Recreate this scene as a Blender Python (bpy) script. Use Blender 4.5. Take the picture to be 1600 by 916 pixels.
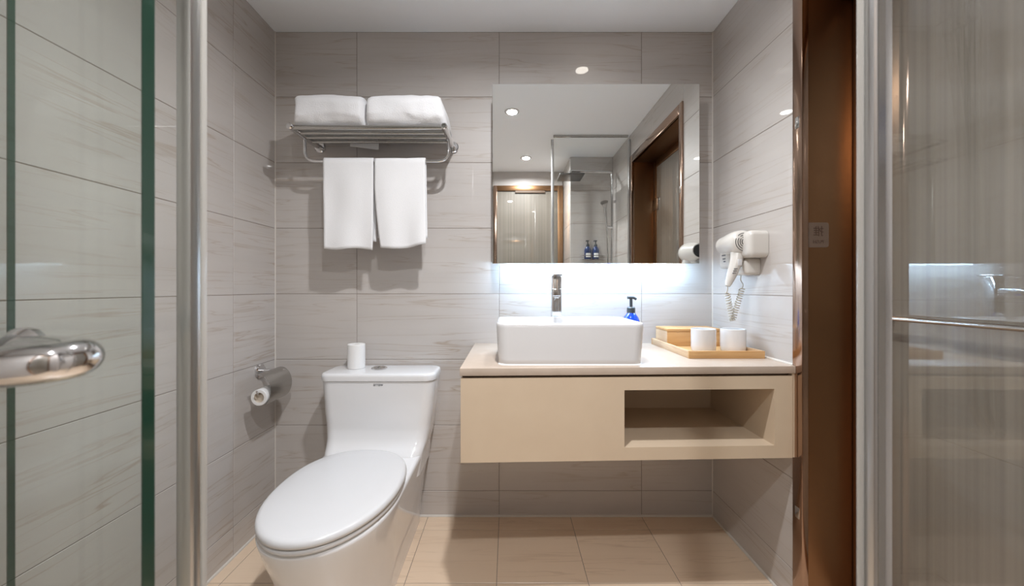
import bpy, bmesh, math, random
from mathutils import Vector, Matrix, noise
random.seed(7)
S = bpy.context.scene
COL = S.collection
for o in list(bpy.data.objects):
    bpy.data.objects.remove(o)

# ------------------------------------------------------------------ camera, world, exposure
EYE = 1.02; F = 581.0; D = 1.66           # eye height, focal length in pixels, distance to the vanity wall
cam_d = bpy.data.cameras.new('camera'); cam = bpy.data.objects.new('camera', cam_d); COL.objects.link(cam)
cam.location = (0, 0, EYE); cam.rotation_euler = (math.pi / 2, 0, 0)
cam_d.sensor_width = 36.0; cam_d.lens = 36.0 * F / 1600.0
cam_d.shift_x = 6 / 1600; cam_d.shift_y = -8 / 1600
cam_d.clip_start = 0.01
cam_d.dof.use_dof = True; cam_d.dof.focus_distance = 1.5; cam_d.dof.aperture_fstop = 6.3
S.camera = cam
w = bpy.data.worlds.new('world'); S.world = w; w.use_nodes = True
w.node_tree.nodes['Background'].inputs[0].default_value = (0.9, 0.95, 1, 1)
w.node_tree.nodes['Background'].inputs[1].default_value = 0.3
S.view_settings.view_transform = 'Standard'; S.view_settings.look = 'None'
S.view_settings.exposure = 0.50; S.view_settings.gamma = 1.0
S.view_settings.use_curve_mapping = False
P_A, P_B, P_C = 1.5, 13.0, 12.0            # watts of the three ceiling downlights
LAMP_COL = (0.965, 0.975, 1.0); LAMP_SPREAD = math.radians(165)
LED_STRENGTH = 78.0; LED_COL = (0.52, 0.75, 1.0)

# ------------------------------------------------------------------ materials
def mat(name, col, rough=0.5, metal=0.0, **kw):
    m = bpy.data.materials.new(name); m.use_nodes = True
    b = m.node_tree.nodes['Principled BSDF']
    b.inputs['Base Color'].default_value = (*col, 1)
    b.inputs['Roughness'].default_value = rough
    b.inputs['Metallic'].default_value = metal
    for k, v in kw.items():
        b.inputs[k.replace('_', ' ')].default_value = v
    return m

def nd(m, t, **kw):
    n = m.node_tree.nodes.new(t)
    for k, v in kw.items():
        setattr(n, k, v)
    return n

def lk(m, a, b):
    m.node_tree.links.new(a, b)

def ramp(m, stops):
    r = nd(m, 'ShaderNodeValToRGB'); e = r.color_ramp.elements
    while len(e) < len(stops): e.new(0.5)
    for i, (p, c) in enumerate(stops):
        e[i].position = p; e[i].color = (*c, 1) if len(c) == 3 else c
    return r

def bump(m, height, strength, dist):
    b = m.node_tree.nodes['Principled BSDF']
    n = nd(m, 'ShaderNodeBump'); n.inputs['Strength'].default_value = strength; n.inputs['Distance'].default_value = dist
    lk(m, height, n.inputs['Height']); lk(m, n.outputs[0], b.inputs['Normal'])

def tile_mat(name, base, vein, light, rough, coat):
    """glazed stone-look tile: fine veins running along the tile, random offset for each tile"""
    m = mat(name, base, rough); b = m.node_tree.nodes['Principled BSDF']
    b.inputs['Coat Weight'].default_value = coat; b.inputs['Coat Roughness'].default_value = 0.012
    tc = nd(m, 'ShaderNodeTexCoord'); oi = nd(m, 'ShaderNodeObjectInfo')
    off = nd(m, 'ShaderNodeVectorMath', operation='SCALE'); off.inputs[0].default_value = (37, 11, 23)
    lk(m, oi.outputs['Random'], off.inputs['Scale'])
    add = nd(m, 'ShaderNodeVectorMath', operation='ADD')
    lk(m, tc.outputs['Object'], add.inputs[0]); lk(m, off.outputs[0], add.inputs[1])
    mp = nd(m, 'ShaderNodeMapping'); mp.inputs['Rotation'].default_value = (0, math.radians(5), 0)
    mp.inputs['Scale'].default_value = (1.25, 1.25, 24)
    lk(m, add.outputs[0], mp.inputs[0])
    n1 = nd(m, 'ShaderNodeTexNoise'); n1.inputs['Scale'].default_value = 1.0; n1.inputs['Detail'].default_value = 4
    n1.inputs['Distortion'].default_value = 0.7
    lk(m, mp.outputs[0], n1.inputs['Vector'])
    r1 = ramp(m, [(0.0, (0, 0, 0)), (0.462, (0, 0, 0)), (0.488, (0.75, 0.75, 0.75)), (0.502, (0.12, 0.12, 0.12)), (0.58, (0, 0, 0))])
    lk(m, n1.outputs['Fac'], r1.inputs[0])
    n2 = nd(m, 'ShaderNodeTexNoise'); n2.inputs['Scale'].default_value = 2.2; n2.inputs['Detail'].default_value = 6
    lk(m, add.outputs[0], n2.inputs['Vector'])
    r2 = ramp(m, [(0.35, (0, 0, 0)), (0.65, (1, 1, 1))]); lk(m, n2.outputs['Fac'], r2.inputs[0])
    mv = nd(m, 'ShaderNodeMath', operation='MULTIPLY'); lk(m, r1.outputs[0], mv.inputs[0]); lk(m, r2.outputs[0], mv.inputs[1])
    mp3 = nd(m, 'ShaderNodeMapping'); mp3.inputs['Scale'].default_value = (1.5, 1.5, 9); lk(m, add.outputs[0], mp3.inputs[0])
    n3 = nd(m, 'ShaderNodeTexNoise'); n3.inputs['Scale'].default_value = 1.6; n3.inputs['Detail'].default_value = 5
    lk(m, mp3.outputs[0], n3.inputs['Vector'])
    mixa = nd(m, 'ShaderNodeMix', data_type='RGBA'); lk(m, n3.outputs['Fac'], mixa.inputs[0])
    mixa.inputs[6].default_value = (*base, 1); mixa.inputs[7].default_value = (*light, 1)
    mixb = nd(m, 'ShaderNodeMix', data_type='RGBA'); lk(m, mv.outputs[0], mixb.inputs[0])
    lk(m, mixa.outputs[2], mixb.inputs[6]); mixb.inputs[7].default_value = (*vein, 1)
    lk(m, mixb.outputs[2], b.inputs['Base Color'])
    return m

M = {}
M['tile'] = tile_mat('wall_tile', (0.465, 0.43, 0.405), (0.37, 0.29, 0.225), (0.56, 0.525, 0.50), 0.42, 0.9)
M['ftile'] = tile_mat('floor_tile', (0.73, 0.56, 0.41), (0.60, 0.44, 0.31), (0.78, 0.615, 0.46), 0.30, 0.25)
M['grout'] = mat('grout', (0.25, 0.21, 0.18), 0.9)
M['caulk'] = mat('caulk', (0.62, 0.58, 0.53), 0.5)
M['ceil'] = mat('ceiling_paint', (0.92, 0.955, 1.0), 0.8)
M['ceramic'] = mat('white_ceramic', (0.73, 0.73, 0.74), 0.12, Coat_Weight=0.5, Coat_Roughness=0.03)
M['plastic_w'] = mat('white_plastic', (0.63, 0.63, 0.64), 0.22)
M['chrome'] = mat('chrome', (0.72, 0.72, 0.73), 0.07, 1.0)
M['steel'] = mat('brushed_steel', (0.50, 0.49, 0.47), 0.22, 1.0)
M['darksteel'] = mat('dark_steel', (0.16, 0.155, 0.15), 0.35, 1.0)
M['alu'] = mat('aluminium', (0.62, 0.62, 0.62), 0.28, 1.0)
M['mirror'] = mat('mirror_silver', (0.93, 0.95, 0.94), 0.0, 1.0)
M['dark'] = mat('dark_rubber', (0.03, 0.03, 0.03), 0.5)
M['ink'] = mat('grey_ink', (0.12, 0.12, 0.13), 0.5)
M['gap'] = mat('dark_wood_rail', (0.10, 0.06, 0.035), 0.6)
M['beige_plastic'] = mat('ivory_plastic', (0.60, 0.57, 0.53), 0.25)
M['cord'] = mat('cord_rubber', (0.47, 0.42, 0.34), 0.4)
M['pump'] = mat('grey_black_pump', (0.05, 0.06, 0.07), 0.3)
M['card'] = mat('white_card', (0.85, 0.85, 0.84), 0.7)

m = M['paper'] = mat('tissue_paper', (0.78, 0.77, 0.76), 0.95)
n = nd(m, 'ShaderNodeTexNoise'); n.inputs['Scale'].default_value = 400; bump(m, n.outputs[0], 0.2, 0.001)
M['core'] = mat('cardboard_core', (0.56, 0.49, 0.41), 0.9)

m = M['terry'] = mat('terry_cloth', (0.76, 0.76, 0.775), 0.95, Sheen_Weight=0.3)
n = nd(m, 'ShaderNodeTexNoise'); n.inputs['Scale'].default_value = 260; n.inputs['Detail'].default_value = 3
tc = nd(m, 'ShaderNodeTexCoord'); lk(m, tc.outputs['Object'], n.inputs['Vector']); bump(m, n.outputs[0], 0.55, 0.003)
m = M['cotton'] = mat('cotton_weave', (0.79, 0.79, 0.80), 0.95)
n = nd(m, 'ShaderNodeTexNoise'); n.inputs['Scale'].default_value = 420
tc = nd(m, 'ShaderNodeTexCoord'); lk(m, tc.outputs['Object'], n.inputs['Vector']); bump(m, n.outputs[0], 0.4, 0.002)

def grain_mat(name, c1, c2, scale, rough, detail=6):
    m = mat(name, c1, rough); b = m.node_tree.nodes['Principled BSDF']
    tc = nd(m, 'ShaderNodeTexCoord'); mp = nd(m, 'ShaderNodeMapping'); mp.inputs['Scale'].default_value = scale
    lk(m, tc.outputs['Object'], mp.inputs[0])
    n = nd(m, 'ShaderNodeTexNoise'); n.inputs['Scale'].default_value = 1; n.inputs['Detail'].default_value = detail
    lk(m, mp.outputs[0], n.inputs['Vector'])
    r = ramp(m, [(0.3, c1), (0.7, c2)]); lk(m, n.outputs[0], r.inputs[0]); lk(m, r.outputs[0], b.inputs['Base Color'])
    return m
M['bamboo'] = grain_mat('bamboo', (0.50, 0.27, 0.10), (0.62, 0.38, 0.17), (5, 60, 90), 0.4)
M['bamboo_end'] = grain_mat('bamboo_pale', (0.58, 0.40, 0.24), (0.68, 0.50, 0.32), (60, 6, 90), 0.4)
M['counter'] = grain_mat('pale_stone', (0.48, 0.39, 0.315), (0.53, 0.435, 0.36), (20, 20, 20), 0.35)
M['cream'] = grain_mat('cream_lacquer', (0.60, 0.475, 0.345), (0.63, 0.505, 0.37), (9, 9, 9), 0.45)
M['bronze'] = mat('bronze_metal', (0.27, 0.15, 0.078), 0.38, 1.0)
M['bronze_trim'] = mat('bronze_trim_metal', (0.42, 0.29, 0.22), 0.16, 1.0)
M['reflected_sign'] = mat('reflected_sign_film', (0.125, 0.085, 0.062), 0.35)  # film and ink paint the push sign's reflection in the jamb
M['reflected_sign_ink'] = mat('reflected_sign_ink', (0.06, 0.03, 0.018), 0.5)

# doors: glass with a finely striped fabric interlayer, glossy front
m = M['doorglass'] = mat('striped_laminated_glass', (0.3, 0.26, 0.2), 0.5)
b = m.node_tree.nodes['Principled BSDF']
b.inputs['Coat Weight'].default_value = 1.0; b.inputs['Coat Roughness'].default_value = 0.015; b.inputs['Coat IOR'].default_value = 2.1
tc = nd(m, 'ShaderNodeTexCoord'); mp = nd(m, 'ShaderNodeMapping'); mp.inputs['Scale'].default_value = (70, 70, 0.15)
lk(m, tc.outputs['Object'], mp.inputs[0])
n = nd(m, 'ShaderNodeTexNoise'); n.inputs['Scale'].default_value = 1; n.inputs['Detail'].default_value = 4; lk(m, mp.outputs[0], n.inputs['Vector'])
r = ramp(m, [(0.3, (0.122, 0.104, 0.082)), (0.7, (0.185, 0.160, 0.128))]); lk(m, n.outputs[0], r.inputs[0]); lk(m, r.outputs[0], b.inputs['Base Color'])

def sheet_glass(name, tint, refl=0.045):
    m = bpy.data.materials.new(name); m.use_nodes = True
    nt = m.node_tree; nt.nodes.clear()
    out = nd(m, 'ShaderNodeOutputMaterial'); mx = nd(m, 'ShaderNodeMixShader')
    tr = nd(m, 'ShaderNodeBsdfTransparent'); tr.inputs[0].default_value = (*tint, 1)
    gl = nd(m, 'ShaderNodeBsdfGlossy'); gl.inputs['Roughness'].default_value = 0.0
    lw = nd(m, 'ShaderNodeLayerWeight'); lw.inputs['Blend'].default_value = 0.5
    pw = nd(m, 'ShaderNodeMath', operation='POWER'); pw.inputs[1].default_value = 5; lk(m, lw.outputs['Facing'], pw.inputs[0])
    ma = nd(m, 'ShaderNodeMath', operation='MULTIPLY_ADD'); ma.inputs[1].default_value = 1 - refl; ma.inputs[2].default_value = refl
    lk(m, pw.outputs[0], ma.inputs[0]); lk(m, ma.outputs[0], mx.inputs[0])
    lk(m, tr.outputs[0], mx.inputs[1]); lk(m, gl.outputs[0], mx.inputs[2]); lk(m, mx.outputs[0], out.inputs[0])
    return m
M['glass'] = sheet_glass('clear_glass', (0.985, 0.992, 0.987))
M['gglass'] = sheet_glass('greenish_glass', (0.945, 0.968, 0.948))
M['edge'] = mat('green_glass_edge', (0.012, 0.042, 0.027), 0.12, Coat_Weight=0.5)
M['seal'] = mat('clear_pvc_seal', (0.60, 0.58, 0.54), 0.2, Transmission_Weight=0.35)
m = M['blue'] = mat('blue_bottle', (0.005, 0.06, 0.55), 0.08, Coat_Weight=1.0)
M['navy'] = mat('navy_bottle', (0.015, 0.035, 0.12), 0.15, Coat_Weight=0.6)

def emit(name, col, s):
    m = bpy.data.materials.new(name); m.use_nodes = True; nt = m.node_tree; nt.nodes.clear()
    o = nd(m, 'ShaderNodeOutputMaterial'); e = nd(m, 'ShaderNodeEmission')
    e.inputs[0].default_value = (*col, 1); e.inputs[1].default_value = s; lk(m, e.outputs[0], o.inputs[0]); return m
M['lamp'] = emit('lamp_lens', (1, 0.93, 0.83), 12)
M['led'] = emit('led_strip', LED_COL, LED_STRENGTH)

# ------------------------------------------------------------------ mesh helpers (all in world metres)
def bx(bm, x0, x1, y0, y1, z0, z1, bev=0.0, seg=2):
    r = bmesh.ops.create_cube(bm, size=1.0)
    vs = r['verts']
    for v in vs:
        v.co = Vector(((x0 + x1) / 2 + v.co.x * (x1 - x0), (y0 + y1) / 2 + v.co.y * (y1 - y0), (z0 + z1) / 2 + v.co.z * (z1 - z0)))
    if bev > 0:
        es = list({e for v in vs for e in v.link_edges})
        bmesh.ops.bevel(bm, geom=es, offset=bev, segments=seg, profile=0.5, affect='EDGES')
    return bm

def box(*a, **k):
    return bx(bmesh.new(), *a, **k)

def loft(bm, rings, cap0=True, cap1=True, closed=False):
    R = [[bm.verts.new(p) for p in ring] for ring in rings]
    n = len(R[0]); pairs = list(zip(R, R[1:]))
    if closed: pairs.append((R[-1], R[0]))
    for a, b_ in pairs:
        for i in range(n):
            j = (i + 1) % n
            bm.faces.new((a[i], a[j], b_[j], b_[i]))
    if not closed:
        if cap0: bm.faces.new(list(reversed(R[0])))
        if cap1: bm.faces.new(R[-1])
    return bm

def tube(bm, pts, r, seg=12, closed=False):
    pts = [Vector(p) for p in pts]; n = len(pts)
    rr = r if isinstance(r, (list, tuple)) else [r] * n
    rings = []; up = None
    for i, p in enumerate(pts):
        if closed: t = pts[(i + 1) % n] - pts[i - 1]
        else: t = pts[min(i + 1, n - 1)] - pts[max(i - 1, 0)]
        t.normalize()
        if up is None:
            up = Vector((0, 0, 1)) if abs(t.z) < 0.9 else Vector((1, 0, 0))
        u = (up - t * up.dot(t)).normalized(); v = t.cross(u); up = u
        rings.append([p + (u * math.cos(a) + v * math.sin(a)) * rr[i] for a in [2 * math.pi * k / seg for k in range(seg)]])
    return loft(bm, rings, closed=closed)

def fillet(pts, rad, n=6):
    pts = [Vector(p) for p in pts]; out = [pts[0]]
    for a, p, c in zip(pts, pts[1:], pts[2:]):
        d1 = (a - p); d2 = (c - p); k = min(rad, d1.length * 0.49, d2.length * 0.49)
        s = p + d1.normalized() * k; e = p + d2.normalized() * k
        for i in range(n + 1):
            t = i / n
            out.append(s * (1 - t) ** 2 + p * 2 * t * (1 - t) + e * t ** 2)
    out.append(pts[-1]); return out

def lathe(bm, prof, c, axis='z', seg=28):
    """profile of (radius, height along axis); radius 0 closes"""
    rings = []
    c = Vector(c)
    for r, h in prof:
        ring = []
        for k in range(seg):
            a = 2 * math.pi * k / seg; x, y = max(r, 1e-5) * math.cos(a), max(r, 1e-5) * math.sin(a)
            p = {'z': (x, y, h), 'y': (x, h, -y), 'x': (h, x, y)}[axis]
            ring.append(c + Vector(p))
        rings.append(ring)
    if tuple(prof[0]) == tuple(prof[-1]): return loft(bm, rings[:-1], closed=True)
    return loft(bm, rings)

def rrect(x0, x1, y0, y1, r, n=5):
    pts = []
    for cx, cy, a0 in ((x1 - r, y1 - r, 0), (x0 + r, y1 - r, 90), (x0 + r, y0 + r, 180), (x1 - r, y0 + r, 270)):
        for i in range(n + 1):
            a = math.radians(a0 + 90 * i / n); pts.append((cx + r * math.cos(a), cy + r * math.sin(a)))
    return pts

def xform(bm, fn):
    for v in bm.verts: v.co = Vector(fn(v.co))
    return bm

def obj(name, bm, m, parent=None, smooth=True, angle=35):
    bmesh.ops.recalc_face_normals(bm, faces=bm.faces[:])
    if parent is not None:
        org = Vector(parent['_o'])
    else:
        xs = [v.co.x for v in bm.verts]; ys = [v.co.y for v in bm.verts]; zs = [v.co.z for v in bm.verts]
        org = Vector(((min(xs) + max(xs)) / 2, (min(ys) + max(ys)) / 2, min(zs)))
    bmesh.ops.translate(bm, verts=bm.verts[:], vec=-org)
    me = bpy.data.meshes.new(name); bm.to_mesh(me); bm.free()
    if smooth:
        for p in me.polygons: p.use_smooth = True
        me.set_sharp_from_angle(angle=math.radians(angle))
    o = bpy.data.objects.new(name, me); COL.objects.link(o)
    me.materials.append(M[m] if isinstance(m, str) else m)
    o['_o'] = tuple(org)
    if parent is not None: o.parent = parent
    else: o.location = org
    return o

def thing(name, label, cat, loc, group=None):
    o = bpy.data.objects.new(name, None); COL.objects.link(o); o.location = loc; o['_o'] = tuple(loc)
    o.empty_display_size = 0.05
    o['label'] = label; o['category'] = cat
    if group: o['group'] = group
    return o

def tag(o, label, cat, group=None):
    o['label'] = label; o['category'] = cat
    if group: o['group'] = group
    return o

def struct(o):
    o['kind'] = 'structure'; return o

def text(name, body, size, mtx_world, m, parent, extrude=0.0003):
    cu = bpy.data.curves.new(name, 'FONT'); cu.body = body; cu.size = size; cu.align_x = 'CENTER'; cu.align_y = 'CENTER'; cu.extrude = extrude
    tmp = bpy.data.objects.new(name, cu); COL.objects.link(tmp)
    dg = bpy.context.evaluated_depsgraph_get(); me = bpy.data.meshes.new_from_object(tmp.evaluated_get(dg))
    bpy.data.objects.remove(tmp)
    bm = bmesh.new(); bm.from_mesh(me); bmesh.ops.transform(bm, matrix=mtx_world, verts=bm.verts[:])
    return obj(name, bm, m, parent, smooth=False)

# ------------------------------------------------------------------ room shell
XL, XR, YB, ZC = -1.04, 0.913, 1.66, 2.163
YN, YS, XN = -0.54, -0.127, 0.542          # entrance niche wall, shower wall, corner between them
ZJ = [0.0] + [0.114 + 0.2931 * i for i in range(7)] + [ZC]
tile_cache = {}
def tile_mesh(w_, h_, m):
    key = (round(w_, 3), round(h_, 3), m)
    if key not in tile_cache:
        bm = bmesh.new(); e = 0.0011; t = 0.0035
        a = [bm.verts.new(p) for p in ((0, t, 0), (w_, t, 0), (w_, t, h_), (0, t, h_))]
        k = [bm.verts.new(p) for p in ((0, e, 0), (w_, e, 0), (w_, e, h_), (0, e, h_))]
        f = [bm.verts.new(p) for p in ((e, 0, e), (w_ - e, 0, e), (w_ - e, 0, h_ - e), (e, 0, h_ - e))]
        for p, q in ((a, k), (k, f)):
            for i in range(4): bm.faces.new((p[i], p[(i + 1) % 4], q[(i + 1) % 4], q[i]))
        bm.faces.new(f); bm.faces.new(list(reversed(a)))
        bmesh.ops.recalc_face_normals(bm, faces=bm.faces[:])
        me = bpy.data.meshes.new('tile'); bm.to_mesh(me); bm.free(); me.materials.append(M[m]); tile_cache[key] = me
    return tile_cache[key]

def tiles(parent, origin, u, nrm, ujs, vjs, m='tile', vdir=(0, 0, 1), gap=0.0019, skip=None):
    """u: along the tiles, nrm: out of the wall into the room; joints in u and v from origin"""
    u = Vector(u); nrm = Vector(nrm); vd = Vector(vdir); og = Vector(origin); po = Vector(parent['_o'])
    for u0, u1 in zip(ujs, ujs[1:]):
        for v0, v1 in zip(vjs, vjs[1:]):
            if skip and skip((u0 + u1) / 2, (v0 + v1) / 2): continue
            if u1 - u0 < 0.01 or v1 - v0 < 0.01: continue
            t = bpy.data.objects.new('tile', tile_mesh(u1 - u0 - gap, v1 - v0 - gap, m)); COL.objects.link(t)
            p = og + u * (u0 + gap / 2) + vd * (v0 + gap / 2)
            mw = Matrix((u, -nrm, vd)).transposed().to_4x4(); mw.translation = p - po
            t.parent = parent; t.matrix_local = mw

G = 0.0013   # depth of the joints
def joints(a, b_, ref, step):
    k0 = math.ceil((a - ref) / step + 1e-6); js = [a]
    k = k0
    while ref + k * step < b_ - 1e-6:
        js.append(ref + k * step); k += 1
    return js + [b_]

TW = 0.6355; PD = 1.07
wb = struct(obj('wall_back', box(XL - 0.1, XR + 0.4, YB + G, YB + 0.12, 0, ZC), 'grout', smooth=False))
tiles(wb, (0, YB, 0), (1, 0, 0), (0, -1, 0), joints(XL, XR, -0.04, TW), ZJ)
wl = struct(obj('wall_left', box(XL - 0.1, XL - G, YN - 0.1, YB + G, 0, ZC), 'grout', smooth=False))
tiles(wl, (XL, 0, 0), (0, 1, 0), (1, 0, 0), joints(YN, YB, 1.408, TW), ZJ)
DY0, DY1, DZ = 0.36, 1.18, 1.975          # doorway in the right wall
bm = bmesh.new()
bx(bm, XR + G, XR + 0.40, DY1, YB + G, 0, ZC); bx(bm, XR + G, XR + 0.40, YS - 0.1, DY0, 0, ZC); bx(bm, XR + G, XR + 0.40, DY0, DY1, DZ, ZC)
wr = struct(obj('wall_right', bm, 'grout', smooth=False))
zjr = ZJ
tiles(wr, (XR, 0, 0), (0, -1, 0), (-1, 0, 0), [-YB, -DY1], ZJ)
tiles(wr, (XR, 0, 0), (0, -1, 0), (-1, 0, 0), [-DY0, -YS], ZJ)
tiles(wr, (XR, 0, 0), (0, -1, 0), (-1, 0, 0), [-DY1, -0.77, -DY0], [DZ, ZC])
wf = struct(obj('wall_front', box(XL - 0.1, XN + 0.1, YN - 0.1, YN - G, 0, ZC), 'grout', smooth=False))
D2X0, D2X1, D2Z = -0.145, 0.535, 2.02
tiles(wf, (0, YN, 0), (-1, 0, 0), (0, 1, 0), [-XN + 0.002, -D2X1, -D2X0, 0.49, -XL], ZJ[:-1] + [ZJ[-2] + 0.15, ZC],
      skip=lambda u_, v_: -D2X1 < u_ < -D2X0 and v_ < D2Z)
ws = struct(obj('wall_shower', box(XN + G, XR + 0.4, YN, YS - G, 0, ZC), 'grout', smooth=False))
tiles(ws, (0, YS, 0), (-1, 0, 0), (0, 1, 0), [-XR, -XN], ZJ)
tiles(ws, (XN, 0, 0), (0, 1, 0), (-1, 0, 0), [YN, YS], ZJ)
fl = struct(obj('floor', box(XL - 0.1, XR + 0.4, YN - 0.1, YB + 0.12, -0.08, -G), 'grout', smooth=False))
tiles(fl, (0, 0, 0), (1, 0, 0), (0, 0, 1), joints(XL, XR, -0.04, 0.3175), joints(YS, YB, 1.569, 0.2845), 'ftile', vdir=(0, 1, 0))
tiles(fl, (0, 0, 0), (1, 0, 0), (0, 0, 1), joints(XL, XN, -0.04, 0.3175), joints(YN, YS, 1.569, 0.2845), 'ftile', vdir=(0, 1, 0))
tiles(fl, (0, 0, 0), (1, 0, 0), (0, 0, 1), [XR, PD], joints(DY0, DY1, 1.569, 0.2845), 'ftile', vdir=(0, 1, 0))
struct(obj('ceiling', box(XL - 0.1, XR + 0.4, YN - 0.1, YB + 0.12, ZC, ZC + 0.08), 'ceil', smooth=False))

def bead(a, b_, r=0.006):
    return tube(bmesh.new(), [a, b_], r, 8)
for i, (a, b_) in enumerate([((XL, YB, 0.001), (XR, YB, 0.001)), ((XR, YB, 0.001), (XR, DY1, 0.001)), ((XL, YB, 0.001), (XL, YN, 0.001)),
                             ((XL, YB, 0), (XL, YB, ZC)), ((XR, YB, 0), (XR, YB, ZC))]):
    struct(obj('trim_%d' % (i + 1), bead(a, b_, 0.0065 if i < 3 else 0.003), 'caulk'))

# ------------------------------------------------------------------ doorway in the right wall (bronze lined)
d1 = thing('door_1', 'bronze framed doorway with striped glass door beside the vanity', 'door', (XR, (DY0 + DY1) / 2, 0))
del d1['label'], d1['category']; struct(d1)
PD = 1.07                                 # plane of the door glass
T = 0.035
obj('jamb', box(XR + 0.0015, PD + 0.05, DY1 - T + 0.004, DY1 - 0.001, 0, DZ, bev=0.001), 'bronze', d1)
obj('jamb', box(XR + 0.0015, PD + 0.05, DY0 + 0.001, DY0 + T - 0.004, 0, DZ, bev=0.001), 'bronze', d1)
obj('head_lining', box(XR + 0.0015, PD + 0.05, DY0 + T - 0.004, DY1 - T + 0.004, DZ - T, DZ, bev=0.001), 'bronze', d1)
for y0, y1 in ((DY1 - T, DY1 + 0.004), (DY0 - 0.004, DY0 + T)):
    obj('architrave', box(XR - 0.008, XR + 0.012, y0, y1, 0, DZ + 0.02, bev=0.0015), 'bronze_trim', d1)
obj('architrave', box(XR - 0.008, XR + 0.012, DY0 + T, DY1 - T, DZ - T, DZ + 0.02, bev=0.0015), 'bronze_trim', d1)
gl = obj('door_leaf', box(PD, PD + 0.012, DY0 + T + 0.05, DY1 - T - 0.035, 0.06, DZ - T - 0.05), 'doorglass', d1)
for y0, y1 in ((DY1 - T - 0.035, DY1 - T + 0.003), (DY0 + T - 0.003, DY0 + T + 0.05)):
    obj('stile', box(PD - 0.006, PD + 0.03, y0, y1, 0.008, DZ - T, bev=0.002), 'bronze', d1)
obj('bottom_rail', box(PD - 0.006, PD + 0.03, DY0 + T + 0.05, DY1 - T - 0.035, 0.008, 0.06, bev=0.002), 'bronze', d1)
obj('top_rail', box(PD - 0.006, PD + 0.03, DY0 + T + 0.05, DY1 - T - 0.035, DZ - T - 0.05, DZ - T, bev=0.002), 'bronze', d1)
hb = obj('pull_bar', tube(bmesh.new(), [(PD - 0.045, 1.055, 0.9385), (PD - 0.045, 0.44, 0.9385)], 0.0068, 16), 'chrome', d1)
for y in (1.03, 0.47):
    obj('standoff', tube(bmesh.new(), [(PD - 0.045, y, 0.9385), (PD, y, 0.9385)], 0.006, 12), 'chrome', hb)
for z in (0.30, 1.52):                                   # small strike catches in the trim
    obj('latch_plate', box(XR - 0.0095, XR - 0.007, DY1 - 0.025, DY1 - 0.008, z, z + 0.035, bev=0.0005), 'chrome', d1)
for z in (0.32, 1.58):
    obj('hinge', box(PD - 0.010, PD + 0.02, DY0 + T + 0.0, DY0 + T + 0.085, z, z + 0.085, bev=0.002), 'chrome', d1)
# reflection of the door's push sign, built as a reversed plate on the jamb
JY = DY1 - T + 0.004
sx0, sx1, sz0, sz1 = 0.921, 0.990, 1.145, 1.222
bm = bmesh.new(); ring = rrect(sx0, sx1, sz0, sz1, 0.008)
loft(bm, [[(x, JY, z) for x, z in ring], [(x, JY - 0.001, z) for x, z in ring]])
st = obj('push_sign_reflection', bm, 'reflected_sign', d1)
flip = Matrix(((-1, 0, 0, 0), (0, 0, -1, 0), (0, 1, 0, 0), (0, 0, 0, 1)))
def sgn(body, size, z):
    text('reflected_lettering', body, size, Matrix.Translation(((sx0 + sx1) / 2 + 0.002, JY - 0.0011, z)) @ flip, 'reflected_sign_ink', st)
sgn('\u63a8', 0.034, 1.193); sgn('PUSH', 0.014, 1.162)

# sliding door behind the camera (seen in the mirror)
d2 = thing('door_2', '', '', ((D2X0 + D2X1) / 2, YN, 0)); del d2['label'], d2['category']; struct(d2)
for x0, x1 in ((D2X0, D2X0 + 0.035), (D2X1 - 0.05, D2X1)):
    obj('jamb', box(x0, x1, YN - 0.001, YN + 0.03, 0, D2Z, bev=0.002), 'bronze_trim' if x0 < 0 else 'bronze', d2)
obj('head', box(D2X0 + 0.035, D2X1 - 0.05, YN - 0.001, YN + 0.03, D2Z - 0.05, D2Z, bev=0.002), 'bronze', d2)
obj('door_leaf', box(D2X0 + 0.035, D2X1 - 0.05, YN - 0.001, YN + 0.012, 0.01, D2Z - 0.05), 'doorglass', d2)
obj('track', box(0.07, 0.36, YN + 0.012, YN + 0.03, D2Z - 0.07, D2Z - 0.05), 'gap', d2)

# ------------------------------------------------------------------ ceiling downlights
def downlight(x, y, watts, label, spread=LAMP_SPREAD):
    t = thing('downlight', label, 'ceiling light', (x, y, ZC), 'recessed downlights in the ceiling')
    z = ZC
    obj('trim_ring', lathe(bmesh.new(), [(0.034, -0.001), (0.034, -0.004), (0.040, -0.006), (0.048, -0.003), (0.048, 0.0)], (x, y, z)), 'plastic_w', t)
    obj('lens', lathe(bmesh.new(), [(0, -0.003), (0.033, -0.003), (0.033, -0.0005), (0, -0.0005)], (x, y, z)), 'lamp', t)
    ld = bpy.data.lights.new('downlight_lamp', 'AREA'); ld.shape = 'DISK'; ld.size = 0.06; ld.spread = spread; ld.energy = watts; ld.color = LAMP_COL
    lo = bpy.data.objects.new('downlight_lamp', ld); COL.objects.link(lo); lo.parent = t; lo.location = (0, 0, -0.008)
downlight(0.386, 1.372, P_A, 'round recessed downlight in the white ceiling above the vanity', math.radians(88))
downlight(0.025, 0.712, P_B, 'round recessed downlight in the ceiling in front of the shower screen')
downlight(0.157, -0.143, P_C, 'round recessed downlight in the ceiling in front of the striped glass door')

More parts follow.
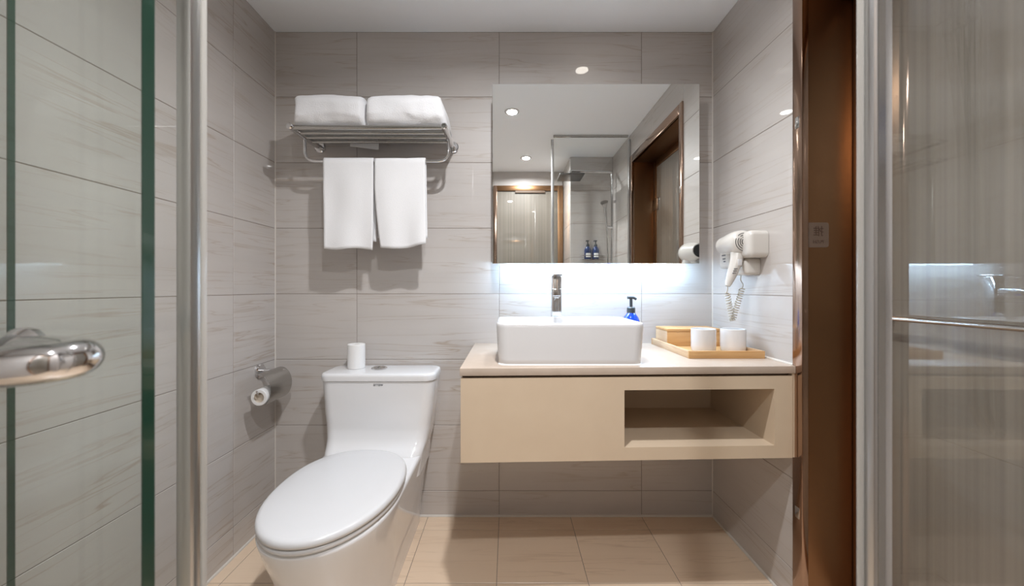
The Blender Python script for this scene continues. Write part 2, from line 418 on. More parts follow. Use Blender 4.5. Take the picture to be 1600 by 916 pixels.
# ------------------------------------------------------------------ vanity
def yf(x):                                  # front line of the vanity, slightly out of square
    return 1.138 + (x + 0.1455) * (0.034 / 1.0415)
def skew(bm):
    return xform(bm, lambda c: (c.x, c.y + (yf(c.x) - 1.138) * (YB - c.y) / (YB - 1.138), c.z))
CT = 0.774
ct = obj('countertop', skew(box(-0.148, 0.905, 1.135, YB - 0.001, CT - 0.0235, CT, bev=0.0015)), 'counter')
tag(ct, 'pale beige stone countertop carrying the white basin', 'countertop')
struct(obj('trim_6', bead((0.907, YB, CT + 0.001), (0.907, yf(0.9) + 0.01, CT + 0.001), 0.005), 'caulk'))
vc = thing('vanity_cabinet', 'cream wall-hung vanity cabinet with an open niche under the countertop', 'cabinet', (0.375, 1.4, 0.486))
VX0, VX1, VZ0, VZ1 = -0.1455, 0.896, 0.484, 0.7425
NX0, NX1, NZ0, NZ1, NY = 0.361, 0.838, 0.524, 0.702, 1.53
Y0, Y1 = 1.138, YB - 0.001
bm = bmesh.new(); o_ = [(VX0, VZ0), (VX1, VZ0), (VX1, VZ1), (VX0, VZ1)]; i_ = [(NX0, NZ0), (NX1, NZ0), (NX1, NZ1), (NX0, NZ1)]
fo = [bm.verts.new((x, Y0, z)) for x, z in o_]; fi = [bm.verts.new((x, Y0, z)) for x, z in i_]
bo = [bm.verts.new((x, Y1, z)) for x, z in o_]; ni = [bm.verts.new((x, NY, z)) for x, z in i_]
for k in range(4):
    j = (k + 1) % 4
    bm.faces.new((fo[k], fo[j], fi[j], fi[k])); bm.faces.new((fo[k], fo[j], bo[j], bo[k])); bm.faces.new((fi[k], fi[j], ni[j], ni[k]))
bm.faces.new(ni); bm.faces.new(bo)
obj('carcass', skew(bm), 'cream', vc, smooth=False)
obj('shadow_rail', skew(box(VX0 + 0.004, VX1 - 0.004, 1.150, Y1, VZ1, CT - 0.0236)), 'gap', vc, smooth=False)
obj('filler_strip', skew(box(VX1 + 0.0005, XR - 0.001, 1.141, 1.30, VZ0, CT - 0.024)), 'cream', vc, smooth=False)

# basin
bs = thing('vessel_basin', 'white rectangular vessel basin standing on the countertop', 'basin', (0.2, 1.31, CT))
def rr3(x0, x1, y0, y1, r, z):
    return [(x, y, z) for x, y in rrect(x0, x1, y0, y1, r, 8)]
rings = []
for z, ins, r in ((0, 0.012, 0.030), (0.004, 0.008, 0.032), (0.02, 0.0065, 0.034), (0.07, 0.003, 0.036), (0.120, 0.0005, 0.036), (0.128, 0.0, 0.036), (0.1325, 0.0015, 0.035), (0.134, 0.004, 0.033),
                  (0.1335, 0.008, 0.030), (0.130, 0.0105, 0.028), (0.09, 0.020, 0.04), (0.05, 0.032, 0.05), (0.03, 0.055, 0.05), (0.024, 0.09, 0.04)):
    rings.append(rr3(-0.0385 + ins, 0.4375 - ins, 1.172 + ins, 1.452 - ins, r, CT + z))
obj('bowl', loft(bmesh.new(), rings), 'ceramic', bs, angle=60)
obj('drain', lathe(bmesh.new(), [(0, 0), (0.022, 0), (0.022, 0.003), (0.016, 0.004), (0, 0.004)], (0.2, 1.33, CT + 0.0245)), 'chrome', bs)
obj('silicone_bead', loft(bmesh.new(), [rr3(-0.0385 + i, 0.4375 - i, 1.172 + i, 1.452 - i, 0.03, CT + z) for z, i in ((0.0002, 0.006), (0.004, 0.0085))]), 'card', bs)

# faucet
fx = 0.192
fa = thing('basin_faucet', 'tall chrome square basin faucet standing behind the white basin', 'faucet', (fx, 1.492, CT))
obj('base_flange', box(fx - 0.024, fx + 0.024, 1.468, 1.516, CT, CT + 0.006, bev=0.001), 'chrome', fa)
obj('column', box(fx - 0.0195, fx + 0.0195, 1.4725, 1.5115, CT + 0.006, 1.066, bev=0.002), 'chrome', fa)
def turn(bm): return xform(bm, lambda c: (c.x - 0.016 * (1.473 - c.y) / 0.121, c.y, c.z))
obj('spout', turn(box(fx - 0.0155, fx + 0.0155, 1.352, 1.473, 0.990, 1.017, bev=0.003)), 'chrome', fa)
obj('aerator', turn(lathe(bmesh.new(), [(0, -0.007), (0.010, -0.007), (0.012, -0.003), (0.012, 0.003), (0, 0.003)], (fx, 1.370, 0.989))), 'steel', fa)
lv = obj('lever', box(fx - 0.0185, fx + 0.0185, 1.440, 1.560, 1.0665, 1.074, bev=0.002), 'chrome', fa)
obj('temperature_mark', box(fx - 0.006, fx + 0.006, 1.4394, 1.4402, 1.0685, 1.072), 'ink', lv, smooth=False)

# soap bottle
def pump_bottle(name, x, y, z, r, h, m, label, cat, group=None, tag_label=False, rot=0.0, pump='pump'):
    t = thing(name, label, cat, (x, y, z), group)
    obj('bottle', lathe(bmesh.new(), [(0, 0), (r * 0.92, 0), (r, 0.004), (r, h * 0.46), (r * 0.95, h * 0.52), (r * 0.78, h * 0.60), (r * 0.5, h * 0.665), (r * 0.4, h * 0.685), (r * 0.4, h * 0.70), (0, h * 0.70)], (x, y, z)), m, t)
    obj('collar', lathe(bmesh.new(), [(0, h * 0.68), (r * 0.46, h * 0.68), (r * 0.46, h * 0.78), (r * 0.36, h * 0.80), (0, h * 0.80)], (x, y, z)), pump, t)
    obj('pump_stem', tube(bmesh.new(), [(x, y, z + h * 0.79), (x, y, z + h * 0.97)], r * 0.17, 12), pump, t)
    c, s = math.cos(rot), math.sin(rot)
    obj('pump_head', tube(bmesh.new(), [(x - c * r * 0.42, y - s * r * 0.42, z + h * 0.985), (x + c * r * 0.3, y + s * r * 0.3, z + h * 0.985), (x + c * r * 0.62, y + s * r * 0.62, z + h * 0.955)], r * 0.16, 10), pump, t)
    if tag_label:
        bm = bmesh.new(); a0 = math.radians(90)
        rg = []
        for k in range(9):
            a = a0 + math.radians(-42 + 84 * k / 8)
            rg.append((a, r + 0.0004))
        v0 = [bm.verts.new((x + rr * math.cos(a), y + rr * math.sin(a), z + h * 0.12)) for a, rr in rg]
        v1 = [bm.verts.new((x + rr * math.cos(a), y + rr * math.sin(a), z + h * 0.33)) for a, rr in rg]
        for k in range(8): bm.faces.new((v0[k], v0[k + 1], v1[k + 1], v1[k]))
        obj('paper_label', bm, 'card', t)
    return t
pump_bottle('soap_bottle', 0.5155, 1.56, CT, 0.037, 0.208, 'blue', 'glossy blue soap bottle with grey pump behind the basin', 'soap bottle', rot=0.2)

# tray, box, cups
TX0, TX1, TY0, TY1 = 0.628, 0.893, 1.292, 1.63
tr = thing('bamboo_tray', 'shallow bamboo tray on the countertop carrying cups and a box', 'tray', (0.76, 1.46, CT))
obj('tray_base', box(TX0 + 0.004, TX1 - 0.004, TY0 + 0.004, TY1 - 0.004, CT, CT + 0.011), 'bamboo', tr, smooth=False)
obj('tray_side', box(TX0, TX1, TY0, TY0 + 0.009, CT, CT + 0.026, bev=0.001), 'bamboo', tr)
obj('tray_side', box(TX0, TX1, TY1 - 0.009, TY1, CT, CT + 0.026, bev=0.001), 'bamboo', tr)
obj('tray_side', box(TX0, TX0 + 0.009, TY0 + 0.009, TY1 - 0.009, CT, CT + 0.026, bev=0.001), 'bamboo_end', tr)
obj('tray_side', box(TX1 - 0.009, TX1, TY0 + 0.009, TY1 - 0.009, CT, CT + 0.026, bev=0.001), 'bamboo_end', tr)
bxx = thing('bamboo_box', 'lidded bamboo amenity box at the back of the tray', 'box', (0.752, 1.56, CT + 0.0112))
bz = CT + 0.0112
obj('box_body', box(0.645, 0.862, 1.505, 1.618, bz, bz + 0.058, bev=0.0008), 'bamboo', bxx)
obj('side_panel', box(0.6425, 0.6448, 1.5055, 1.6175, bz, bz + 0.058), 'bamboo_end', bxx, smooth=False)
obj('box_lid', box(0.6425, 0.8645, 1.5025, 1.6195, bz + 0.0585, bz + 0.069, bev=0.001), 'bamboo', bxx)
def cup(x, y, label):
    t = thing('tumbler', label, 'cup', (x, y, bz), 'white tumblers on the tray')
    r, h = 0.0425, 0.083
    obj('cup_wall', lathe(bmesh.new(), [(0, 0), (r * 0.93, 0), (r * 0.97, 0.003), (r, 0.02), (r, h - 0.001), (r - 0.0015, h), (r - 0.0035, h - 0.001), (r - 0.004, 0.01), (0, 0.008)], (x, y, bz), seg=40), 'ceramic', t)
cup(0.7285, 1.388, 'white ceramic tumbler standing in front of the bamboo box')
cup(0.839, 1.388, 'white ceramic tumbler on the tray next to the tiled side wall')

# ------------------------------------------------------------------ mirror cabinet with light strip
MX0, MX1, MZ0, MZ1, MY = -0.066, 0.803, 1.122, 1.8765, 1.56
mc = thing('mirror_cabinet', 'large frameless mirror with light strip below, over the basin', 'mirror', ((MX0 + MX1) / 2, YB, MZ0))
obj('cabinet_body', box(MX0 + 0.012, MX1 - 0.012, MY + 0.006, YB - 0.0005, MZ0 + 0.012, MZ1 - 0.012), 'alu', mc, smooth=False)
obj('mirror_glass', box(MX0, MX1, MY, MY + 0.0055, MZ0, MZ1, bev=0.001, seg=1), 'mirror', mc, smooth=False)
obj('light_strip', box(MX0 + 0.05, MX1 - 0.03, YB - 0.078, YB - 0.066, MZ0 + 0.004, MZ0 + 0.0115), 'led', mc, smooth=False)

# ------------------------------------------------------------------ toilet
TXc = -0.524
to = thing('toilet', 'white one-piece toilet with closed lid beside the vanity', 'toilet', (TXc, 1.3, 0))
def egg(yf_, yc, w_, yb, rc, z, nf=36, ex=2.15):
    pts = []
    for i in range(nf + 1):                        # front arc from +x to -x
        a = math.pi * i / nf; c, s = math.cos(a), math.sin(a)
        pts.append((TXc + w_ * math.copysign(abs(c) ** (2 / ex), c), yc - (yc - yf_) * abs(s) ** (2 / ex), z))
    for i in range(1, 7): pts.append((TXc - w_, yc + (yb - rc - yc) * i / 6, z))
    for i in range(1, 6):
        a = math.pi / 2 * i / 6; pts.append((TXc - w_ + rc - rc * math.cos(a), yb - rc + rc * math.sin(a), z))
    for i in range(0, 5): pts.append((TXc - w_ + rc + (2 * w_ - 2 * rc) * i / 4, yb, z))
    for i in range(1, 6):
        a = math.pi / 2 * i / 6; pts.append((TXc + w_ - rc + rc * math.sin(a), yb - rc + rc * math.cos(a), z))
    for i in range(0, 6): pts.append((TXc + w_, yb - rc + (yc - yb + rc) * i / 6, z))
    return pts
def itp(tab, z):
    for a, b_ in zip(tab, tab[1:]):
        if z <= b_[0]:
            t = (z - a[0]) / (b_[0] - a[0]); t = t * t * (3 - 2 * t) * 0.4 + t * 0.6
            return [p + (q - p) * t for p, q in zip(a[1:], b_[1:])]
    return list(tab[-1][1:])
tab = [(0.0, 1.000, 0.138), (0.03, 0.992, 0.140), (0.12, 0.975, 0.148), (0.22, 0.945, 0.162), (0.30, 0.915, 0.176), (0.35, 0.898, 0.185), (0.366, 0.895, 0.187), (0.373, 0.900, 0.183), (0.3745, 0.91, 0.172)]
zs = [0, 0.002, 0.03, 0.07, 0.12, 0.17, 0.22, 0.26, 0.30, 0.33, 0.35, 0.36, 0.366, 0.370, 0.373, 0.3745]
rings = []
for z in zs:
    f_, w_ = itp(tab, z); rings.append(egg(f_, f_ + 0.27, w_, YB - 0.012, 0.03, z))
bm = loft(bmesh.new(), rings)
# tank, flaring into the bowl
ttab = [(0.30, 1.39, 0.184, 0.05), (0.375, 1.405, 0.190, 0.05), (0.395, 1.432, 0.196, 0.05), (0.42, 1.455, 0.202, 0.048), (0.46, 1.469, 0.209, 0.046), (0.54, 1.474, 0.219, 0.045), (0.6475, 1.475, 0.2285, 0.045)]
rings = []
for k in range(26):
    z = 0.30 + (0.6475 - 0.30) * k / 25
    f_, w_, r_ = itp(ttab, z)
    rings.append([(x, y, z) for x, y in rrect(TXc - w_, TXc + w_, f_, YB - 0.012, r_, 7)])
loft(bm, rings)
obj('body', bm, 'ceramic', to, angle=60)
rings = []
for z, i in ((0.6485, 0.003), (0.650, 0.0), (0.668, -0.0015), (0.6745, 0.0005), (0.678, 0.005), (0.679, 0.012)):
    rings.append([(x, y, z) for x, y in rrect(TXc - 0.231 + i, TXc + 0.231 - i, 1.470 + i, YB - 0.010 - max(i, 0), 0.046 - max(i, 0), 7)])
obj('tank_lid', loft(bmesh.new(), rings), 'ceramic', to, angle=50)
fb = obj('flush_button', xform(lathe(bmesh.new(), [(0, 0), (0.033, 0), (0.033, 0.003), (0.030, 0.005), (0, 0.005)], (-0.545, 1.572, 0.679), seg=36), lambda c: c), 'chrome', to)
for s in (-1, 1):
    bm = bmesh.new(); pts = [(-0.545 + s * 0.002, 1.572 - 0.022, 0), (-0.545 + s * 0.002, 1.572 + 0.022, 0)]
    arc = [(-0.545 + s * (0.002 + 0.022 * math.sin(a)), 1.572 + 0.022 * math.cos(a)) for a in [math.pi * i / 10 for i in range(11)]]
    loft(bm, [[(x, y, 0.684) for x, y in arc], [(x, y, 0.6865) for x, y in arc]])
    obj('button_half', bm, 'steel', fb)
text('brand_lettering', 'arrow', 0.0155, Matrix.Translation((-0.515, 1.4735, 0.636)) @ Matrix.Rotation(math.pi / 2, 4, 'X'), 'ink', to)
def oval(yfr, ybk, w_, z, n=64):
    yc = 1.165; pts = []
    for i in range(n):
        a = 2 * math.pi * i / n; c, s = math.cos(a), math.sin(a)
        if s < 0: ex = 2.05; L = yc - yfr
        else: ex = 2.35; L = ybk - yc
        pts.append((TXc + w_ * math.copysign(abs(c) ** (2 / ex), c), yc + L * math.copysign(abs(s) ** (2 / ex), s), z))
    return pts
def ov(i, z): return oval(0.886 + i, 1.405 - i, 0.190 - i, z)
obj('seat', loft(bmesh.new(), [ov(0.006, 0.3752), ov(0.003, 0.378), ov(0.003, 0.386), ov(0.006, 0.389)]), 'plastic_w', to, angle=50)
obj('seat_lid', loft(bmesh.new(), [ov(0.004, 0.3915), ov(0.0005, 0.394), ov(0, 0.400), ov(0.0015, 0.406), ov(0.006, 0.4105), ov(0.014, 0.413), ov(0.05, 0.4155), ov(0.11, 0.417), ov(0.17, 0.4175)]), 'plastic_w', to, angle=50)

# paper roll standing on the tank
pr = thing('toilet_paper_roll', 'white toilet paper roll standing upright on the toilet tank', 'toilet paper', (-0.647, 1.585, 0.6792))
obj('paper', lathe(bmesh.new(), [(0.014, 0), (0.034, 0), (0.0355, 0.002), (0.0355, 0.100), (0.034, 0.102), (0.014, 0.102), (0.013, 0.101), (0.013, 0.001), (0.014, 0)], (-0.647, 1.585, 0.6792), seg=36), 'paper', pr)
obj('core', lathe(bmesh.new(), [(0, 0.001), (0.0129, 0.001), (0.0129, 0.0995), (0.0115, 0.0995), (0.011, 0.08), (0, 0.08)], (-0.647, 1.585, 0.6792)), 'core', pr)

# paper holder on the left wall
hx, hy, hz = XL, 1.555, 0.672
ph = thing('paper_holder', 'chrome toilet paper holder with curved cover on the tiled wall', 'paper holder', (hx, hy, hz))
obj('rosette', lathe(bmesh.new(), [(0, 0), (0.030, 0), (0.030, 0.006), (0.026, 0.010), (0, 0.010)], (hx, hy, hz), axis='x'), 'chrome', ph)
obj('arm', tube(bmesh.new(), [(hx + 0.008, hy, hz), (hx + 0.105, hy, hz)], 0.010, 14), 'chrome', ph)
obj('roll_bar', tube(bmesh.new(), fillet([(hx + 0.085, hy, hz - 0.006), (hx + 0.085, hy, hz - 0.060), (hx + 0.085, 1.418, hz - 0.060), (hx + 0.085, 1.412, hz - 0.045)], 0.012), 0.0035, 10), 'chrome', ph)
prof = []
for i in range(17):
    t = i / 16
    a = math.radians(105 - 165 * t)
    prof.append((hx + 0.080 + 0.046 * math.cos(a), hz - 0.048 + 0.064 * math.sin(a)))
outer = prof; inner = [(x - 0.0013 * (1 if k > 3 else 0), z - 0.0013) for k, (x, z) in enumerate(prof)]
ring2 = outer + inner[::-1]
obj('cover', loft(bmesh.new(), [[(x, y, z) for x, z in ring2] for y in (1.432, 1.572)]), 'steel', ph)
rl = thing('toilet_paper_roll', 'used toilet paper roll hanging in the chrome wall holder', 'toilet paper', (hx + 0.085, 1.48, hz - 0.095))
cz = hz - 0.073
obj('paper', lathe(bmesh.new(), [(0.020, 0), (0.030, 0), (0.031, 0.001), (0.031, 0.115), (0.030, 0.116), (0.020, 0.116), (0.0195, 0.115), (0.0195, 0.001), (0.020, 0)], (hx + 0.085, 1.424, cz), axis='y', seg=36), 'paper', rl)
obj('core', lathe(bmesh.new(), [(0, 0.010), (0.0178, 0.010), (0.0184, 0.001), (0.0194, 0.001), (0.0194, 0.115), (0, 0.115)], (hx + 0.085, 1.424, cz), axis='y', seg=36), 'core', rl)

# ------------------------------------------------------------------ towel rack and towels
RX0, RX1 = -0.838, -0.246
rk = thing('towel_rack', 'chrome tube towel rack with hanging bar on the tiled wall', 'towel rack', ((RX0 + RX1) / 2, YB, 1.55))
RZ = 1.640
for x in (RX0, RX1):
    obj('rosette', lathe(bmesh.new(), [(0, 0), (0.025, 0), (0.025, -0.007), (0.021, -0.011), (0, -0.011)], (x, YB, RZ + 0.006), axis='y'), 'chrome', rk)
    obj('side_arm', tube(bmesh.new(), [(x, YB - 0.008, RZ + 0.006), (x, YB - 0.05, RZ + 0.002), (x, 1.43, RZ)], [0.012, 0.0115, 0.011], 16), 'chrome', rk)
for i, (y, r_) in enumerate(((1.438, 0.0095), (1.488, 0.0065), (1.532, 0.0065), (1.578, 0.0065))):
    obj('rail', tube(bmesh.new(), [(RX0, y, RZ), (RX1, y, RZ)], r_, 14), 'steel', rk)
hbz, hby = 1.5425, 1.533
obj('hanging_bar', tube(bmesh.new(), fillet([(RX0, hby, RZ), (RX0, hby, hbz), (RX1, hby, hbz), (RX1, hby, RZ)], 0.045, 8), 0.0065, 14), 'chrome', rk)
for x in (RX0, RX1):
    obj('end_cap', lathe(bmesh.new(), [(0, -0.009), (0.009, -0.009), (0.0125, -0.005), (0.0125, 0.006), (0, 0.006)], (x, 1.428, RZ), axis='y'), 'chrome', rk)

def bath_towel(x0, x1, seed, label, slant):
    y0, y1, z0, z1 = 1.424, 1.635, RZ + 0.0102, RZ + 0.133
    rings = []; n = 30
    for i in range(n + 1):
        t = i / n; e = min(t, 1 - t) * (x1 - x0)
        q = 1 - max(0, 1 - e / 0.028); s_ = math.sqrt(max(0, 1 - (1 - q) ** 2)) * 0.14 + 0.86
        if i in (0, n): s_ = 0.72
        ring = []
        for k, (y, z) in enumerate(rrect(y0, y1, z0, z1, 0.046, 9)):
            cy, czz = (y0 + y1) / 2, z0
            yy = cy + (y - cy) * s_; hh = (z - z0) * s_
            px = x0 + (x1 - x0) * t
            if (slant > 0 and t > 0.5) or (slant < 0 and t < 0.5):
                px += -slant * (hh / 0.125) * 0.5 * abs(2 * t - 1) if slant > 0 else -slant * math.sin(math.pi * min(1, hh / 0.125)) * abs(2 * t - 1) - slant * 0.35 * (1 - hh / 0.125) * abs(2 * t - 1) - 0.008
            nv = Vector((px * 9, yy * 14, hh * 16 + seed))
            d = (noise.noise(nv) * 0.008 + noise.noise(nv * 3.1) * 0.003) * min(1, hh / 0.02)
            ring.append((px, yy + d, z0 + hh + d * 1.2 + (0.007 * math.sin(math.pi * t) - 0.004) * (hh / 0.123)))
        rings.append(ring)
    o = obj('bath_towel', loft(bmesh.new(), rings), 'terry', angle=80)
    return tag(o, label, 'towel', 'folded bath towels on the rack')
bath_towel(-0.840, -0.556, 1.3, 'folded white bath towel on the rack above the hand towel with straight hem', -0.02)
bath_towel(-0.553, -0.240, 7.7, 'folded white bath towel on the rack, the one next to the mirror', 0.035)

bt = [o for o in bpy.data.objects if o.name == 'bath_towel'][0]
bm = bmesh.new(); loft(bm, [[(-0.68, y, 1.6515), (-0.558, y, 1.6515), (-0.558, y, 1.6165), (-0.568, y, 1.6160), (-0.68, y, 1.6305)] for y in (1.600, 1.603)])
obj('hanging_corner', bm, 'cotton', bt)
def hand_towel(x0, x1, front_len, back_len, edge, label, seed, shape):
    """draped sheet over the hanging bar: v runs from the front hem over the bar to the back hem"""
    nu, nv = 26, 60; bm = bmesh.new(); grid = []
    rb = 0.0105; L = front_len + math.pi * rb + back_len
    for j in range(nv + 1):
        row = []
        for i in range(nu + 1):
            u = i / nu; fl_ = front_len + edge(u); s_ = j / nv * (fl_ + math.pi * rb + back_len)
            x = x0 + (x1 - x0) * u
            if s_ < fl_:
                y, z = hby - rb, hbz - (fl_ - s_); dn = (fl_ - s_) / fl_
                x += shape(u, dn)
                wv = 0.006 * math.sin(u * 9 + seed) * dn + noise.noise(Vector((x * 12, z * 5, seed))) * 0.007 * min(1, dn * 3)
                y += wv - 0.004 * dn
            elif s_ < fl_ + math.pi * rb:
                a = (s_ - fl_) / rb; y, z = hby - rb * math.cos(a), hbz + rb * math.sin(a)
            else:
                d_ = s_ - fl_ - math.pi * rb; y, z = hby + rb + 0.004 * d_ / back_len, hbz - d_
                x += 0.004 * (d_ / back_len)
            row.append(bm.verts.new((x, y, z)))
        grid.append(row)
    for j in range(nv):
        for i in range(nu):
            bm.faces.new((grid[j][i], grid[j][i + 1], grid[j + 1][i + 1], grid[j + 1][i]))
    o = obj('hand_towel', bm, 'cotton', angle=80)
    sm = o.modifiers.new('thickness', 'SOLIDIFY'); sm.thickness = 0.006; sm.offset = 0
    return tag(o, label, 'towel', 'hand towels on the hanging bar')
def e1(u): return 0.004 * math.sin(u * 7) + 0.003 * u
def e2(u): return -0.012 * max(0, (u - 0.55) / 0.45) ** 1.5 + 0.004 * math.sin(u * 5)
hand_towel(-0.757, -0.552, 0.362, 0.33, e1, 'white hand towel with a straight hem hanging from the rack bar', 0.4, lambda u, dn: 0.006 * dn * (1 - u) - 0.008 * u * max(0, dn - 0.75) * 4 * 0.5)
hand_towel(-0.546, -0.340, 0.358, 0.315, e2, 'white hand towel with a slanting curled hem hanging from the rack bar', 2.6, lambda u, dn: (0.024 * (1 - u) * max(0, dn - 0.3) ** 1.3 * 1.6) + 0.006 * dn * u)

# ------------------------------------------------------------------ hair dryer on the right wall
hd = thing('hair_dryer', 'white wall-mounted hair dryer with coiled cord on the side wall', 'hair dryer', (XR, 1.38, 1.07))
def rbox(x0, x1, y0, y1, z0, z1, r, taper=0.0):
    rg = []
    for k in range(9):
        t = k / 8; i = 0.012 * (1 - math.sqrt(max(0, 1 - (1 - min(t * 4, 1)) ** 2)))
        i2 = taper * (1 - t)
        rg.append([(x0 + (x1 - x0) * t, y, z) for y, z in rrect(y0 + i + i2, y1 - i - i2, z0 + i + i2, z1 - i - i2, r, 6)])
    return loft(bmesh.new(), rg)
obj('wall_holder', rbox(0.845, XR - 0.001, 1.302, 1.405, 1.128, 1.224, 0.018), 'beige_plastic', hd, angle=50)
obj('wall_base', rbox(0.858, XR - 0.001, 1.345, 1.45, 1.068, 1.130, 0.012), 'beige_plastic', hd, angle=50)
sp = obj('switch_plate', rbox(0.868, XR - 0.001, 1.452, 1.535, 1.098, 1.185, 0.012), 'beige_plastic', hd, angle=50)
for k, (dz, ln) in enumerate(((0.022, 0.010), (0.010, 0.016), (-0.004, 0.012), (-0.015, 0.008))):
    obj('switch_mark', box(0.8672, 0.8685, 1.485, 1.485 + ln * 1.6, 1.138 + dz, 1.143 + dz), 'ink', sp, smooth=False)
bx0, bzz = 0.852, 1.186
barrel = [(0, 1.338), (0.020, 1.337), (0.036, 1.341), (0.0435, 1.352), (0.045, 1.375), (0.043, 1.405), (0.038, 1.43), (0.034, 1.455), (0.033, 1.467), (0.029, 1.467), (0.029, 1.455), (0, 1.453)]
br = obj('barrel', lathe(bmesh.new(), [(r_, y - 1.338) for r_, y in barrel], (bx0, 1.338, bzz), axis='y', seg=36), 'beige_plastic', hd, angle=50)
obj('nozzle_grille', lathe(bmesh.new(), [(0, 0), (0.0278, 0), (0.0278, 0.002), (0, 0.002)], (bx0, 1.455, bzz), axis='y'), 'dark', br)
for r_ in (0.011, 0.018, 0.025, 0.032):                  # concentric air slots on the rear cap
    for q in range(3):
        a0 = q * 2 * math.pi / 3 + r_ * 20
        pts = [(bx0 + r_ * math.cos(a0 + 1.75 * i / 10), 1.3372 + max(0, r_ - 0.022) * 0.33, bzz + r_ * math.sin(a0 + 1.75 * i / 10)) for i in range(11)]
        obj('air_slot', tube(bmesh.new(), pts, 0.0014, 6), 'dark', br)
hpts = [(bx0 - 0.002, 1.375, bzz - 0.02), (bx0 - 0.014, 1.365, bzz - 0.065), (bx0 - 0.033, 1.360, bzz - 0.115), (bx0 - 0.047, 1.358, bzz - 0.148), (bx0 - 0.051, 1.357, bzz - 0.160)]
hn = obj('handle', tube(bmesh.new(), hpts, [0.024, 0.021, 0.017, 0.012, 0.008], 20), 'beige_plastic', hd, angle=60)
obj('speed_switch', box(bx0 - 0.022, bx0 - 0.008, 1.341, 1.347, bzz - 0.085, bzz - 0.062, bev=0.001), 'plastic_w', hn)
for k in range(3):
    obj('switch_mark', box(bx0 - 0.036 - k * 0.003, bx0 - 0.024 - k * 0.003, 1.3415, 1.3445, bzz - 0.098 - k * 0.008, bzz - 0.0955 - k * 0.008), 'ink', hn, smooth=False)
# cord: straight, coil down, coil up, straight
def helix(a, b_, turns, rad, n=12):
    a, b_ = Vector(a), Vector(b_); d = (b_ - a); t = d.normalized(); u = Vector((0, 1, 0)); u = (u - t * u.dot(t)).normalized(); v = t.cross(u)
    return [a + d * (k / (turns * n)) + (u * math.cos(2 * math.pi * k / n) + v * math.sin(2 * math.pi * k / n)) * rad for k in range(turns * n + 1)]
c0 = Vector(hpts[-1]); yb_ = 1.375
p1 = Vector((0.800, 1.36, 1.000)); p2 = Vector((0.826, 1.37, 0.898)); p3 = Vector((0.872, 1.385, 1.020)); p4 = Vector((0.868, 1.385, 1.069))
cpts = fillet([c0, (0.801, 1.357, 1.012), (0.796, 1.357, 1.002), p1], 0.006, 4) + helix(p1, p2, 11, 0.0085) + \
       helix(p2, p3, 14, 0.0085) + fillet([p3, (0.876, 1.385, 1.032), (0.864, 1.385, 1.05), p4], 0.008, 4)
obj('coiled_cord', tube(bmesh.new(), cpts, 0.0019, 6), 'cord', hd, angle=80)

# ------------------------------------------------------------------ shower screens in the foreground
def pane(name, label, x0, x1, y0, th, m, edge_x=None, z0=0.012, z1=2.152):
    t = thing(name, label, 'glass panel', ((x0 + x1) / 2, y0 + th / 2, 0))
    obj('glass', box(x0, x1, y0, y0 + th, z0, z1), m, t, smooth=False)
    obj('bottom_channel', box(x0, x1, y0 - 0.004, y0 + th + 0.004, 0.0, 0.03), 'alu', t, smooth=False)
    obj('top_channel', box(x0, x1, y0 - 0.004, y0 + th + 0.004, z1 - 0.004, ZC - 0.001), 'steel', t, smooth=False)
    if edge_x is not None:
        obj('glass_edge', box(edge_x - 0.0004, edge_x + 0.0004, y0, y0 + th, z0 + 0.018, z1 - 0.004), 'edge', t, smooth=False)
    return t
fr = pane('fixed_glass_panel', 'clear fixed shower glass panel with wide chrome edge post in front of the bronze doorway', 0.338, XR - 0.016, 0.334, 0.008, 'glass')
post = bmesh.new()
bx(post, 0.3245, 0.342, 0.330, 0.3445, 0.0, 2.13, bev=0.002)
obj('edge_post', post, 'alu', fr)
obj('post_groove', box(0.328, 0.3345, 0.3292, 0.3303, 0.0, 2.13), 'steel', fr, smooth=False)
obj('seal_strip', tube(bmesh.new(), [(0.3225, 0.3405, 0.0), (0.3225, 0.3405, 2.13)], 0.0026, 10), 'seal', fr)
obj('wall_channel', box(XR - 0.016, XR - 0.0005, 0.328, 0.350, 0.0, 2.13, bev=0.002), 'alu', fr)
flp = pane('fixed_glass_panel', 'fixed shower glass panel with slim chrome edge post beside the toilet', XL + 0.016, -0.292, 0.334, 0.008, 'glass')
obj('edge_post', box(-0.296, -0.282, 0.330, 0.346, 0.0, 2.13, bev=0.003), 'alu', flp)
obj('seal_strip', box(-0.279, -0.2765, 0.336, 0.342, 0.0, 2.13, bev=0.001), 'seal', flp)
obj('wall_channel', box(XL + 0.0005, XL + 0.016, 0.328, 0.350, 0.0, 2.13, bev=0.002), 'alu', flp)
sd = pane('sliding_glass_door', 'greenish sliding shower door leaf with thick green edge and chrome pull', -0.96, -0.2662, 0.270, 0.0095, 'gglass', -0.2660)
pane('sliding_glass_door', 'second shower glass leaf with thin green edge behind the chrome pull', -0.98, -0.4125, 0.306, 0.0048, 'glass', -0.4123)
hz0 = 0.9745
path = [(-0.62, 0.168, hz0 - 0.006), (-0.37, 0.196, hz0 - 0.001), (-0.298, 0.2095, hz0), (-0.275, 0.2165, hz0 + 0.001), (-0.2685, 0.224, hz0 + 0.0015), (-0.270, 0.233, hz0 + 0.002), (-0.283, 0.243, hz0 + 0.0015), (-0.310, 0.254, hz0 + 0.001), (-0.338, 0.262, hz0), (-0.346, 0.2695, hz0)]
fine = []
P = [Vector(p) for p in path]
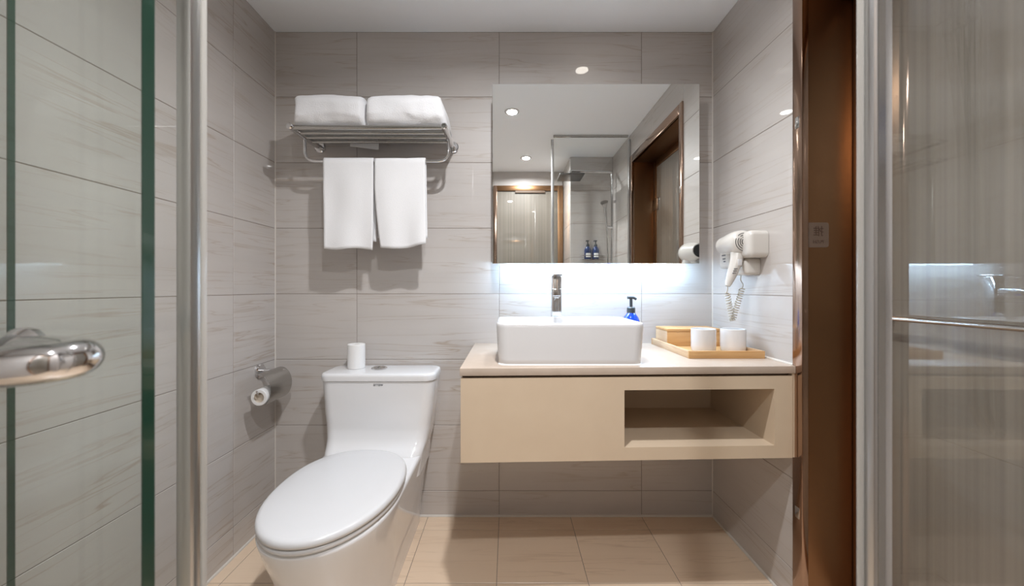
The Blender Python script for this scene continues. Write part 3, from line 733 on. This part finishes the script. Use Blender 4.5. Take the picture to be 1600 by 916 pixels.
for i in range(len(P) - 1):
    a, b_, c, d_ = P[max(i - 1, 0)], P[i], P[i + 1], P[min(i + 2, len(P) - 1)]
    for k in range(6):
        t = k / 6
        fine.append(0.5 * ((2 * b_) + (c - a) * t + (2 * a - 5 * b_ + 4 * c - d_) * t * t + (3 * b_ - a - 3 * c + d_) * t ** 3))
fine.append(P[-1])
hdl = obj('pull_handle', tube(bmesh.new(), fine, 0.0118, 24), 'chrome', sd, angle=80)
obj('handle_rosette', lathe(bmesh.new(), [(0, 0), (0.017, 0), (0.017, -0.004), (0.013, -0.009), (0, -0.009)], (-0.348, 0.2697, hz0), axis='y'), 'chrome', hdl)

# ------------------------------------------------------------------ shower fittings behind the camera (seen in the mirror)
sh = thing('shower_column', 'chrome shower column with square rain head in the shower corner', 'shower', (0.885, -0.03, 1.0))
obj('riser_pipe', tube(bmesh.new(), fillet([(0.880, -0.03, 0.95), (0.880, -0.03, 2.0), (0.52, 0.0, 2.0), (0.52, 0.0, 1.955)], 0.02), 0.011, 12), 'chrome', sh)
obj('rain_head', box(0.42, 0.62, -0.09, 0.11, 1.940, 1.952, bev=0.002), 'darksteel', sh)
for z in (1.05, 1.75):
    obj('wall_bracket', tube(bmesh.new(), [(0.880, -0.03, z), (XR, -0.03, z)], 0.012, 12), 'chrome', sh)
obj('mixer_valve', tube(bmesh.new(), [(0.875, -0.11, 1.02), (0.875, 0.06, 1.02)], 0.022, 16), 'chrome', sh)
hs = obj('hand_shower', tube(bmesh.new(), [(0.835, -0.02, 1.50), (0.825, -0.015, 1.62), (0.815, -0.005, 1.70), (0.80, 0.02, 1.735)], [0.009, 0.011, 0.016, 0.034], 16), 'chrome', sh)
obj('slide_bracket', tube(bmesh.new(), [(0.880, -0.03, 1.53), (0.832, -0.02, 1.535)], 0.013, 12), 'chrome', sh)
obj('hose', tube(bmesh.new(), fillet([(0.835, -0.02, 1.50), (0.84, 0.0, 1.25), (0.83, 0.02, 0.8), (0.86, 0.02, 0.75), (0.875, 0.0, 1.0)], 0.15, 8), 0.006, 8), 'steel', sh)
sf = thing('wire_shelf', 'chrome wire shelf on the shower wall carrying two blue bottles', 'shelf', (0.72, YS, 1.255))
for z in (1.26, 1.295):
    obj('rim_wire', tube(bmesh.new(), [(0.63, YS, z), (0.63, YS + 0.10, z), (0.82, YS + 0.10, z), (0.82, YS, z)], 0.003, 8), 'chrome', sf)
for k in range(8):
    x = 0.645 + k * 0.0228
    obj('shelf_wire', tube(bmesh.new(), [(x, YS, 1.26), (x, YS + 0.10, 1.26)], 0.002, 8), 'chrome', sf)
pump_bottle('shampoo_bottle', 0.684, YS + 0.05, 1.2625, 0.030, 0.165, 'navy', 'dark blue pump bottle on the shower shelf, the one beside the striped glass door', 'bottle', 'pump bottles on the shower shelf', True, rot=2.6)
pump_bottle('shampoo_bottle', 0.752, YS + 0.05, 1.2625, 0.030, 0.165, 'navy', 'dark blue pump bottle on the shower shelf, the one next to the shower hose', 'bottle', 'pump bottles on the shower shelf', True, rot=2.9)

for o in bpy.data.objects:
    if '_o' in o: del o['_o']
